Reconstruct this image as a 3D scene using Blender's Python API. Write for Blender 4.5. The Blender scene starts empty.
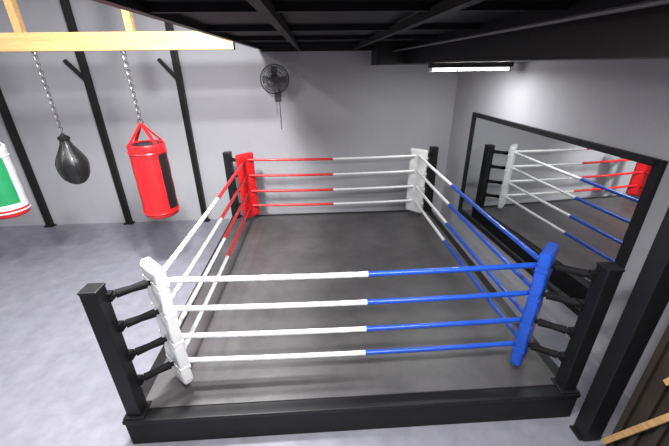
import bpy, bmesh, math, random
from mathutils import Vector, Matrix
random.seed(3)
D=bpy.data; S=bpy.context.scene; COL=S.collection

# ---------------- materials ----------------
def mat(name,col,rough=.5,metal=0,noise=0,nscale=8,bump=0,bscale=60,spec=None,coat=0,stretch=None):
    m=D.materials.new(name); m.use_nodes=True
    nt=m.node_tree; b=nt.nodes['Principled BSDF']
    b.inputs['Base Color'].default_value=(*col,1)
    b.inputs['Roughness'].default_value=rough
    b.inputs['Metallic'].default_value=metal
    if spec is not None: b.inputs['Specular IOR Level'].default_value=spec
    b.inputs['Coat Weight'].default_value=coat
    tc=nt.nodes.new('ShaderNodeTexCoord')
    mp=nt.nodes.new('ShaderNodeMapping'); nt.links.new(tc.outputs['Object'],mp.inputs[0])
    if stretch: mp.inputs['Scale'].default_value=stretch
    if noise:
        n=nt.nodes.new('ShaderNodeTexNoise'); n.inputs['Scale'].default_value=nscale; n.inputs['Detail'].default_value=8; n.inputs['Roughness'].default_value=.65
        nt.links.new(mp.outputs[0],n.inputs[0])
        r=nt.nodes.new('ShaderNodeValToRGB')
        r.color_ramp.elements[0].position=.3; r.color_ramp.elements[1].position=.7
        r.color_ramp.elements[0].color=(*[max(0,c*(1-noise)) for c in col],1)
        r.color_ramp.elements[1].color=(*[min(1,c*(1+noise)) for c in col],1)
        nt.links.new(n.outputs[0],r.inputs[0]); nt.links.new(r.outputs[0],b.inputs['Base Color'])
    if bump:
        n=nt.nodes.new('ShaderNodeTexNoise'); n.inputs['Scale'].default_value=bscale; n.inputs['Detail'].default_value=4
        nt.links.new(mp.outputs[0],n.inputs[0])
        bp=nt.nodes.new('ShaderNodeBump'); bp.inputs['Strength'].default_value=bump; bp.inputs['Distance'].default_value=.02
        nt.links.new(n.outputs[0],bp.inputs['Height']); nt.links.new(bp.outputs[0],b.inputs['Normal'])
    return m
def emis(name,col,st):
    m=D.materials.new(name); m.use_nodes=True; b=m.node_tree.nodes['Principled BSDF']
    b.inputs['Base Color'].default_value=(*col,1)
    b.inputs['Emission Color'].default_value=(*col,1); b.inputs['Emission Strength'].default_value=st
    return m
M_wall=mat('wall_paint',(.385,.385,.41),.7,noise=.05,nscale=1.2,bump=.15,bscale=40)
M_floor=mat('epoxy_floor',(.21,.208,.245),.33,noise=.16,nscale=5,bump=.16,bscale=14)
M_canvas=mat('ring_canvas',(.062,.059,.061),.45,noise=.34,nscale=1.6,bump=.22,bscale=7)
M_black=mat('black_paint',(.008,.008,.009),.45,noise=.2,nscale=10,spec=.3)
M_blackm=mat('black_skirt',(.008,.008,.009),.6,noise=.3,nscale=6,bump=.2,spec=.3)
M_strap=mat('black_webbing',(.007,.007,.008),.7,bump=.3,bscale=50,spec=.15)
M_dark=mat('dark_steel_deck',(.007,.007,.008),.6,noise=.3,nscale=4,spec=.2)
M_steelgrey=mat('grey_conduit',(.12,.12,.13),.45,metal=.3)
M_white=mat('white_vinyl',(.72,.72,.72),.35,noise=.03,nscale=12,bump=.35,bscale=14,coat=.2)
M_red=mat('red_vinyl',(.62,.012,.016),.32,noise=.1,nscale=8,bump=.3,bscale=14,coat=.2)
M_blue=mat('blue_vinyl',(.010,.07,.44),.32,noise=.1,nscale=8,bump=.3,bscale=14,coat=.2)
M_green=mat('green_vinyl',(.02,.27,.10),.35,noise=.1,nscale=8,coat=.2)
M_leather=mat('black_leather',(.010,.010,.011),.38,bump=.2,bscale=30,coat=.15,spec=.4)
M_chain=mat('chain_steel',(.35,.35,.36),.35,metal=1)
M_wood=mat('pine_timber',(.52,.31,.12),.6,noise=.25,nscale=3,stretch=(.6,12,12))
M_wood2=mat('rough_timber',(.42,.25,.10),.65,noise=.3,nscale=3,stretch=(12,2,12))
M_brown=mat('brown_black_sheet',(.022,.016,.012),.5,noise=.3,nscale=5)
M_mirror=mat('mirror_glass',(.86,.88,.88),.01,metal=1)
M_plastic=mat('grey_plastic',(.03,.03,.035),.4)
M_whitepl=mat('white_plastic',(.75,.75,.75),.4)
M_tube=emis('lamp_tube',(1,.98,.95),20)

# ---------------- helpers ----------------
def empty(name,loc=(0,0,0)):
    e=D.objects.new(name,None); COL.objects.link(e); e.location=loc; e.empty_display_size=.2; return e
def link(name,me,mats,parent=None,smooth=False):
    o=D.objects.new(name,me); COL.objects.link(o)
    for m in (mats if isinstance(mats,(list,tuple)) else [mats]): me.materials.append(m)
    if smooth:
        for p in me.polygons: p.use_smooth=True
    if parent:
        o.parent=parent; o.matrix_parent_inverse=Matrix.Translation(-parent.location)
    return o
def bm_box(bm,c,s,R=None,mi=0):
    M=Matrix.Translation(c)@(R.to_4x4() if R else Matrix())@Matrix.Diagonal((s[0],s[1],s[2],1))
    r=bmesh.ops.create_cube(bm,size=1,matrix=M)
    for v in r['verts']:
        for f in v.link_faces: f.material_index=mi
    return r['verts']
def box(name,lo,hi,m,parent=None,bev=0):
    bm=bmesh.new(); c=[(a+b)/2 for a,b in zip(lo,hi)]; s=[b-a for a,b in zip(lo,hi)]
    bm_box(bm,c,s); me=D.meshes.new(name); bm.to_mesh(me); bm.free()
    o=link(name,me,m,parent)
    if bev:
        b=o.modifiers.new('b','BEVEL'); b.width=bev; b.segments=3
    return o
def bm_cyl(bm,p,q,r,seg=12,mi=0,r2=None,rings=1,jit=0):
    p=Vector(p);q=Vector(q);d=q-p;L=d.length
    R=d.to_track_quat('Z','Y').to_matrix().to_4x4()
    rr=bmesh.ops.create_cone(bm,cap_ends=True,segments=seg,radius1=r,radius2=r if r2 is None else r2,depth=L,matrix=Matrix.Translation((p+q)/2)@R)
    for v in rr['verts']:
        for f in v.link_faces: f.material_index=mi
def beam(bm,p,q,w,h,mi=0,roll=0):
    p=Vector(p);q=Vector(q);d=q-p
    R=d.to_track_quat('Y','Z').to_matrix()@Matrix.Rotation(roll,3,'Y')
    bm_box(bm,(p+q)/2,(w,d.length,h),R,mi)
def fin(bm,name,mats,parent=None,smooth=False,bev=0):
    me=D.meshes.new(name); bm.to_mesh(me); bm.free()
    o=link(name,me,mats,parent,smooth)
    if smooth:
        try: me.set_sharp_from_angle(angle=math.radians(45))
        except Exception: pass
    if bev:
        b=o.modifiers.new('b','BEVEL'); b.width=bev; b.segments=2
    return o
def lathe(bm,prof,c,seg=40,mi=None):
    rings=[]
    for r,z in prof:
        rings.append([bm.verts.new((c[0]+r*math.cos(2*math.pi*i/seg),c[1]+r*math.sin(2*math.pi*i/seg),c[2]+z)) for i in range(seg)])
    for k in range(len(rings)-1):
        for i in range(seg):
            f=bm.faces.new((rings[k][i],rings[k][(i+1)%seg],rings[k+1][(i+1)%seg],rings[k+1][i]))
            if mi: f.material_index=mi(k,i)
    bm.faces.new(rings[0][::-1]); f=bm.faces.new(rings[-1])
    if mi: f.material_index=mi(len(rings)-2,0)
def torus(bm,c,R,r,M3=None,sx=1,seg=14,sub=6,mi=0):
    c=Vector(c); g=[]
    for i in range(seg):
        a=2*math.pi*i/seg; row=[]
        for j in range(sub):
            b=2*math.pi*j/sub
            v=Vector(((R+r*math.cos(b))*math.cos(a)*sx,(R+r*math.cos(b))*math.sin(a),r*math.sin(b)))
            if M3: v=M3@v
            row.append(bm.verts.new(c+v))
        g.append(row)
    for i in range(seg):
        for j in range(sub):
            f=bm.faces.new((g[i][j],g[(i+1)%seg][j],g[(i+1)%seg][(j+1)%sub],g[i][(j+1)%sub])); f.material_index=mi
def chain(bm,x,y,z0,z1,mi=0,R=.02,r=.006):
    L=R*1.5*2-r*2.2; n=int((z1-z0)/L)+1; L=(z1-z0)/n
    for i in range(n):
        M3=Matrix.Rotation(math.radians(90*(i%2)+20),3,'Z')@Matrix.Rotation(math.pi/2,3,'Y')
        torus(bm,(x,y,z0+L*(i+.5)),R,r,M3,sx=1.5,seg=12,sub=5,mi=mi)

# ---------------- room shell ----------------
XL,XR,YF,YB,ZC=-6.5,4.56,-6.0,5.03,5.6
XE=5.4
TILT=math.radians(3.2)   # the mirror wall is not quite square to the back wall
box('floor',(XL,YF,-.1),(XE,YB,0),M_floor)
box('wall_back',(XL-.1,YB,-.1),(XE,YB+.1,ZC),M_wall)
wr=box('wall_right',(0,-11.05,-.1),(.1,.05,ZC),M_wall); wr.location=(XR,YB,0); wr.rotation_euler=(0,0,TILT)
box('wall_left',(XL-.1,YF,-.1),(XL,YB,ZC),M_wall)
box('wall_front',(XL-.1,YF-.1,-.1),(XE,YF,ZC),M_wall)
box('ceiling',(XL-.1,YF-.1,ZC),(XE,YB+.1,ZC+.1),M_wall)

# mezzanine deck over the ring
mz=empty('mezzanine_deck',(2.6,0,3.6))
XM=4.53
box('deck_sheet',(.72,YF+.02,3.50),(XM,YB-.01,3.56),M_dark,mz)
box('edge_fascia',(.68,YF+.02,3.44),(.74,YB-.01,3.72),M_black,mz)
bm=bmesh.new()
for i in range(5):
    y=-1.0+i*1.25
    bm_box(bm,(2.6,y,3.475),(3.8,.05,.05))
fin(bm,'cross_joists',M_dark,mz)
bm=bmesh.new()
for x in (1.45,2.45): bm_box(bm,(x,-.6,3.44),(.06,11.0,.06))
fin(bm,'long_joists',M_dark,mz)
bm=bmesh.new()
bm_cyl(bm,(3.10,-3,3.37),(3.10,4.38,3.37),.014,8)
fin(bm,'conduit_pipes',M_steelgrey,mz,True)
box('rear_bearer',(.75,YB-.12,3.40),(2.80,YB-.01,3.50),M_black,mz)
box('dropped_bearer_box',(2.81,4.4,3.15),(XM,YB-.01,3.50),M_black,mz)
box('dropped_side_beam',(3.3,-2.2,3.17),(XM+.06,4.39,3.50),M_black,mz)

# timber beam the bags hang from
tb=empty('timber_hanging_beam',(-2.5,2.9,3.46))
box('beam',(XL+.02,2.84,3.36),(.67,2.96,3.57),M_wood,tb,.005)
box('edge_plank',(.64,-1.0,3.58),(.675,2.83,3.62),M_wood2,tb)
bm=bmesh.new()
for x in (-1.95,-.60):
    bm_box(bm,(x,2.9,4.0),(.09,.09,.86))
fin(bm,'stub_studs',M_wood2,tb,bev=.004)

# steel wall columns
for x in (-5.95,-4.25,-2.54,-.86):
    c=empty('steel_wall_column',(x,YB-.06,0))
    bm=bmesh.new()
    bm_box(bm,(x,YB-.055,2.3),(.11,.10,4.6))
    bm_box(bm,(x,YB-.07,.012),(.2,.13,.024))
    beam(bm,(x-.02,YB-.07,2.95),(x-.30,YB-.07,3.30),.06,.06)
    fin(bm,'post_and_brace',M_black,c,bev=.006)

# ---------------- boxing ring ----------------
W,DP,HP,HT=4.0,4.35,.33,1.68
ring=empty('boxing_ring',(2,2.17,0))
box('platform_skirt',(-.09,-.09,0),(W+.09,DP+.09,HP-.015),M_blackm,ring,.01)
box('platform_edge_trim',(-.10,-.10,HP-.05),(W+.10,DP+.10,HP-.004),M_black,ring,.01)
box('canvas',(.02,.02,HP-.004),(W-.02,DP-.02,HP+.008),M_canvas,ring,.003)
ZR=[1.54,1.24,.93,.63]
corners={'fl':((0,0),(1,1),M_white),'fr':((W,0),(-1,1),M_blue),'bl':((0,DP),(1,-1),M_red),'br':((W,DP),(-1,-1),M_white)}
def cpt(k):
    (x,y),(sx,sy),_=corners[k]
    if 'f' == k[0]: return x+sx*.32,y+sy*.28
    return x+sx*.36,y+sy*.22
for k,((x,y),(sx,sy),m) in corners.items():
    pw=.125 if k[0]=='f' else .14
    bm=bmesh.new(); bm_box(bm,(x,y,(HT+HP)/2),(pw,pw,HT-HP))
    bm_box(bm,(x,y,HT-.008),(pw+.010,pw+.010,.022))
    bm_box(bm,(x,y,HP+.01),(.18,.18,.02))
    fin(bm,'corner_post_'+k,M_black,ring,bev=.008)
    bm=bmesh.new(); cx,cy=cpt(k)
    for z in ZR:
        a=Vector((x+sx*.06,y+sy*.06,z+.02)); b=Vector((cx-sx*.02,cy-sy*.02,z)); 
        bm_cyl(bm,a,b,.022,10)
        bm_cyl(bm,a.lerp(b,.15),a.lerp(b,.5),.036,12,r2=.030)
        bm_cyl(bm,a.lerp(b,.5),a.lerp(b,.85),.030,12,r2=.038)
        bm_box(bm,(x+sx*.06,y+sy*.06,z+.02),(.06,.06,.07))
    fin(bm,'turnbuckles_'+k,M_strap,ring,True)
    # flat padded corner cushion, thinned slightly at each rope tie
    bm=bmesh.new(); z0,z1=.44,1.70; nz=60; ns=40
    n=Vector((sx,sy,0)).normalized(); t=Vector((-n.y,n.x,0)); c0=Vector((cx,cy,0))+n*.0
    wid=.145 if k[0]=='f' else .17; th=.052
    rows=[]
    for i in range(nz+1):
        q=i/nz; z=z0+(z1-z0)*q; ed=abs(2*q-1)
        e=1 if ed<.97 else 1-.3*((ed-.97)/.03)**2
        ph=min(abs(z-zz) for zz in ZR); pin=max(0,1-ph/.05)
        row=[]
        for j in range(ns):
            a=2*math.pi*(j+.5)/ns; ca,sa=math.cos(a),math.sin(a)
            px=math.copysign(abs(ca)**.28,ca)*wid*(1-.05*pin)*(1-(1-e)*.12)
            py=math.copysign(abs(sa)**.28,sa)*th*(1-.16*pin)*e
            wr_=.003*math.sin(z*27+px*40)
            p=c0+t*px+n*(py+wr_)
            row.append(bm.verts.new((p.x,p.y,z)))
        rows.append(row)
    for i in range(nz):
        for j in range(ns):
            bm.faces.new((rows[i][j],rows[i][(j+1)%ns],rows[i+1][(j+1)%ns],rows[i+1][j]))
    bm.faces.new(rows[0]); bm.faces.new(rows[-1])
    bmesh.ops.recalc_face_normals(bm,faces=bm.faces)
    R3=Matrix((t,n,Vector((0,0,1)))).transposed()
    for z in ZR:
        bm_box(bm,(c0.x,c0.y,z),(wid*2+.012,th*2-.006,.03),R3)
    fin(bm,'corner_cushion_'+k,m,ring,True)

def rope(name,ka,kb,ma,mb,split=.5):
    ax,ay=cpt(ka); bx,by=cpt(kb)
    for i,z in enumerate(ZR):
        za=z+(.04 if ka[0]=='b' else 0); zb=z+(.04 if kb[0]=='b' else 0)
        bm=bmesh.new(); n=64; seg=12; rings=[]
        A=Vector((ax,ay,za));Bv=Vector((bx,by,zb)); d=(Bv-A).normalized(); s=d.cross(Vector((0,0,1))).normalized(); up=s.cross(d)
        for k in range(n+1):
            f=k/n; c=A.lerp(Bv,f)-Vector((0,0,.025*4*f*(1-f)))
            r=.0245*(1+.05*math.sin(k*2.3+i)+.03*random.uniform(-1,1))
            if abs(f-split)<.009: r=.027
            rings.append([bm.verts.new(c+s*(r*math.cos(2*math.pi*j/seg))+up*(r*math.sin(2*math.pi*j/seg))) for j in range(seg)])
        for k in range(n):
            for j in range(seg):
                fa=bm.faces.new((rings[k][j],rings[k+1][j],rings[k+1][(j+1)%seg],rings[k][(j+1)%seg])); fa.material_index=0 if k<n*split else 1
        bm.faces.new(rings[0]);bm.faces.new(rings[-1][::-1])
        bmesh.ops.recalc_face_normals(bm,faces=bm.faces)
        fin(bm,f'{name}_{i+1}',[ma,mb],ring,True)
rope('front_rope','fl','fr',M_white,M_blue,.53)
rope('back_rope','bl','br',M_red,M_white,.5)
rope('left_rope','fl','bl',M_white,M_red)
rope('right_rope','fr','br',M_blue,M_white,.55)

# ---------------- mirror ----------------
mi=empty('wall_mirror',(XR,YB,0))
y0,y1,z0,z1=.62,4.11,.44,2.33
box('mirror_glass',(XR-.022,y0+.02,z0+.02),(XR-.006,y1-.02,z1-.02),M_mirror,mi)
box('frame_top',(XR-.05,y0,z1-.05),(XR-.002,y1,z1+.02),M_black,mi,.004)
box('frame_bottom',(XR-.05,y0,z0-.04),(XR-.002,y1,z0+.04),M_black,mi,.004)
box('frame_far',(XR-.05,y1-.05,z0-.04),(XR-.002,y1+.02,z1+.02),M_black,mi,.004)
box('frame_near',(XR-.05,y0-.02,z0-.04),(XR-.002,y0+.07,z1+.02),M_black,mi,.004)
mi.rotation_euler=(0,0,TILT)

# ---------------- bags ----------------
def heavy_bag(name,x,y,ztop,h,r,mat_fn,mats,strapmi,zb=3.36):
    e=empty(name,(x,y,zb))
    prof=[(.02,0),(r*.8,0),(r*.94,.02),(r,.06)]
    for i in range(1,12): prof.append((r*(1+.012*math.sin(i*1.7)),.06+(h-.12)*i/12))
    prof+=[(r,h-.06),(r*1.02,h-.03),(r*.97,h),(r*.9,h-.015),(r*.3,h-.02)]
    bm=bmesh.new(); lathe(bm,prof,(x,y,ztop-h),48,mat_fn)
    bmesh.ops.recalc_face_normals(bm,faces=bm.faces)
    fin(bm,'bag_body',mats,e,True)
    bm=bmesh.new()
    for zz in (.09,h-.12):
        torus(bm,(x,y,ztop-h+zz),r*1.005,.012,None,seg=40,sub=6)
    fin(bm,'seams',mats[strapmi],e,True)
    bm=bmesh.new(); ap=Vector((x,y,ztop+.28))
    for a in (45,135,225,315):
        a=math.radians(a+10); p=Vector((x+r*.93*math.cos(a),y+r*.93*math.sin(a),ztop-.1))
        q=Vector((x+r*.93*math.cos(a),y+r*.93*math.sin(a),ztop+.02))
        beam(bm,p,q,.05,.014,roll=0); beam(bm,q,ap,.05,.012)
    fin(bm,'hanging_straps',mats[strapmi],e)
    bm=bmesh.new(); torus(bm,(x,y,ztop+.30),.035,.009,Matrix.Rotation(math.pi/2,3,'X'))
    chain(bm,x,y,ztop+.32,zb,0)
    bm_cyl(bm,(x,y,zb-.03),(x,y,zb+.01),.03)
    fin(bm,'chain',M_chain,e,True)
def redfn(k,i):
    a=(i/48*360)%360
    if k>=18: return 1
    return 1 if ((a>322 or a<2) and 4<=k<=13) else 0
heavy_bag('heavy_punching_bag',-.76,2.9,2.17,1.12,.25,redfn,[M_red,M_leather],0)
def gfn(k,i):
    a=(i/48*360)%360
    if k<=3: return 2
    if k==4: return 0
    if k>=14: return 0
    return 1 if (275+ (k-5)*4<a<352) else 0
heavy_bag('heavy_punching_bag',-3.03,2.9,2.15,1.02,.25,gfn,[M_white,M_green,M_red],0)
# pear bag
e=empty('pear_punching_bag',(-1.87,2.9,3.36))
h=.68; zt=2.26; prof=[]
for i in range(25):
    f=i/24
    if f<.45: r=.20*math.sin(math.pi/2*min(1,(f/.45))**.55) if f>0 else .004
    else: g=(f-.45)/.55; r=.20*(1-g*g*(3-2*g))+.055*(g*g*(3-2*g))
    prof.append((max(r,.004),f*h))
bm=bmesh.new(); lathe(bm,prof,(-1.87,2.9,zt-h),36); bmesh.ops.recalc_face_normals(bm,faces=bm.faces)
fin(bm,'bag_body',M_leather,e,True)
bm=bmesh.new(); lathe(bm,[(.06,0),(.075,.01),(.075,.04),(.03,.07),(.01,.10)],(-1.87,2.9,zt-.02),20)
for a in range(8):
    an=a*math.pi/4; pts=[Vector((-1.87+(r+.002)*math.cos(an),2.9+(r+.002)*math.sin(an),zt-h+z)) for r,z in prof[3:]]
    for p,q in zip(pts,pts[1:]): bm_cyl(bm,p,q,.004,5)
fin(bm,'collar_and_piping',M_black,e,True)
bm=bmesh.new(); chain(bm,-1.87,2.9,zt+.07,3.36); bm_cyl(bm,(-1.87,2.9,3.33),(-1.87,2.9,3.37),.03)
fin(bm,'chain',M_chain,e,True)

# ---------------- wall fan ----------------
fx,fy,fz=.97,4.72,2.93
e=empty('wall_fan',(fx,YB,fz))
Rf=Matrix.Rotation(math.radians(14),3,'Z')@Matrix.Rotation(math.radians(90+12),3,'X')
c=Vector((fx,fy,fz)); ax=Rf@Vector((0,0,1))
bm=bmesh.new(); rad=.26
for s in(-1,1):
    for rr,dz in ((rad,.0),(rad*.85,.045),(rad*.6,.062),(rad*.35,.07)):
        torus(bm,c+ax*dz*s,rr,.004,Rf,seg=36,sub=5)
    for i in range(28):
        a=2*math.pi*i/28; pr=None
        for rr,dz in ((.05,.075),(rad*.35,.07),(rad*.6,.062),(rad*.85,.045),(rad,0)):
            p=c+Rf@Vector((rr*math.cos(a),rr*math.sin(a),dz*s))
            if pr: bm_cyl(bm,pr,p,.002,4)
            pr=p
torus(bm,c,rad,.01,Rf,seg=36,sub=6)
bm_cyl(bm,c+ax*.07,c+ax*.085,.06,20); 
fin(bm,'cage',M_plastic,e,True)
bm=bmesh.new()
for k in range(4):
    a0=k*math.pi/2; g=[]
    for i in range(7):
        rr=.04+.19*i/6; hw=.55*(.4+.6*math.sin(math.pi*(i/6)**.7*.8+.2))
        row=[]
        for j in range(6):
            t=-1+2*j/5; a=a0+hw*t*.75
            row.append(bm.verts.new(c+Rf@Vector((rr*math.cos(a),rr*math.sin(a),.022*t))))
        g.append(row)
    for i in range(6):
        for j in range(5): bm.faces.new((g[i][j],g[i+1][j],g[i+1][j+1],g[i][j+1]))
bm_cyl(bm,c-ax*.04,c+ax*.04,.045,20)
o=fin(bm,'blades_and_hub',M_steelgrey,e,True)
bm=bmesh.new()
back=c-ax*.2 if ax.y<0 else c+ax*.2
bm_cyl(bm,c+(back-c)*.3,back,.07,20,r2=.05)
bm_cyl(bm,back,(fx,YB-.03,fz-.28),.022,10)
bm_box(bm,(fx,YB-.02,fz-.30),(.12,.045,.22))
bm_cyl(bm,(fx+.03,YB-.012,fz-.4),(fx+.03,YB-.012,fz-.95),.006,6)
bm_cyl(bm,(fx-.03,YB-.05,fz-.35),(fx-.035,YB-.06,fz-.62),.003,6)
fin(bm,'motor_and_bracket',M_plastic,e,True)

# ---------------- strip light ----------------
e=empty('strip_light',(3.9,3.0,3.15))
lx0,lx1=3.32,4.52
box('housing',(lx0,2.95,3.105),(lx1,3.05,3.168),M_plastic,e,.006)
bm=bmesh.new(); bm_cyl(bm,(lx0+.05,3.0,3.08),(lx1-.05,3.0,3.08),.016,14); fin(bm,'tube',M_tube,e,True)
bm=bmesh.new()
for x in(lx0+.03,lx1-.03): bm_box(bm,(x,3.0,3.085),(.04,.05,.06))
fin(bm,'end_caps',M_whitepl,e)

# ---------------- near right: column, stair screen ----------------
e=empty('steel_door_column',(4.12,-.26,0))
bm=bmesh.new()
bm_box(bm,(4.12,-.26,1.585),(.16,.14,3.16)); bm_box(bm,(4.12,-.25,.01),(.22,.14,.02))
fin(bm,'column',M_black,e,bev=.006)
e=empty('ribbed_sheet_screen',(4.2,-1.3,0))
bm=bmesh.new()
bm_box(bm,(4.2,-1.3,1.58),(.03,1.8,3.16))
for i in range(15): bm_box(bm,(4.17,-.45-i*.12,1.58),(.04,.04,3.16))
fin(bm,'ribbed_sheet',M_brown,e)
bm=bmesh.new()
beam(bm,(4.12,-.42,.14),(4.12,-1.2,2.1),.03,.045)
beam(bm,(4.12,-.60,1.08),(4.12,-1.2,2.6),.03,.04)
fin(bm,'timber_braces',M_wood2,e,bev=.004)

# ---------------- lights ----------------
def area(name,loc,size,sizey,power,rot=(0,0,0),col=(1,1,1)):
    l=D.lights.new(name,'AREA'); l.shape='RECTANGLE'; l.size=size; l.size_y=sizey; l.energy=power; l.color=col
    o=D.objects.new(name,l); COL.objects.link(o); o.location=loc; o.rotation_euler=rot; return o
area('lamp_high_bay',(.30,.6,4.6),.3,.3,230)
area('bag_shadow_light',(.48,1.2,3.85),.2,.2,110,rot=(math.radians(25),math.radians(20),0))  # added light hidden above the deck, placed to throw the bag shadows
area('lamp_high_bay',(-1.7,.9,5.0),.4,.4,80)
area('lamp_high_bay',(-4.2,0,5.2),1.2,.6,90)
area('fill_under_deck',(1.5,-1.2,3.4),1.1,.2,90)  # added pair of unseen fill lights under the deck, out of frame
area('fill_under_deck',(3.1,-1.3,3.35),1.1,.2,90)
area('lamp_strip_glow',(3.75,2.9,3.06),.8,.06,30)
w=D.worlds.new('w'); S.world=w; w.use_nodes=True
w.node_tree.nodes['Background'].inputs[0].default_value=(.8,.85,1,1); w.node_tree.nodes['Background'].inputs[1].default_value=.1

# ---------------- camera ----------------
yaw,pitch,roll,F=-.0504,.4347,-.0134,339.2
cy,sy=math.cos(yaw),math.sin(yaw);cp,sp=math.cos(pitch),math.sin(pitch)
f=Vector((-sy*cp,cy*cp,-sp)); r=Vector((cy,sy,0)); u=r.cross(f)
c_,s_=math.cos(roll),math.sin(roll)
r,u=r*c_+u*s_,u*c_-r*s_
cam=D.cameras.new('camera'); co=D.objects.new('camera',cam); COL.objects.link(co)
Mx=Matrix((r,u,-f)).transposed().to_4x4(); Mx.translation=(1.6981,-2.1726,3.1523)
co.matrix_world=Mx; cam.sensor_width=36; cam.lens=F/669*36; cam.clip_start=.02
S.camera=co
S.view_settings.view_transform='Standard'
S.view_settings.exposure=.55
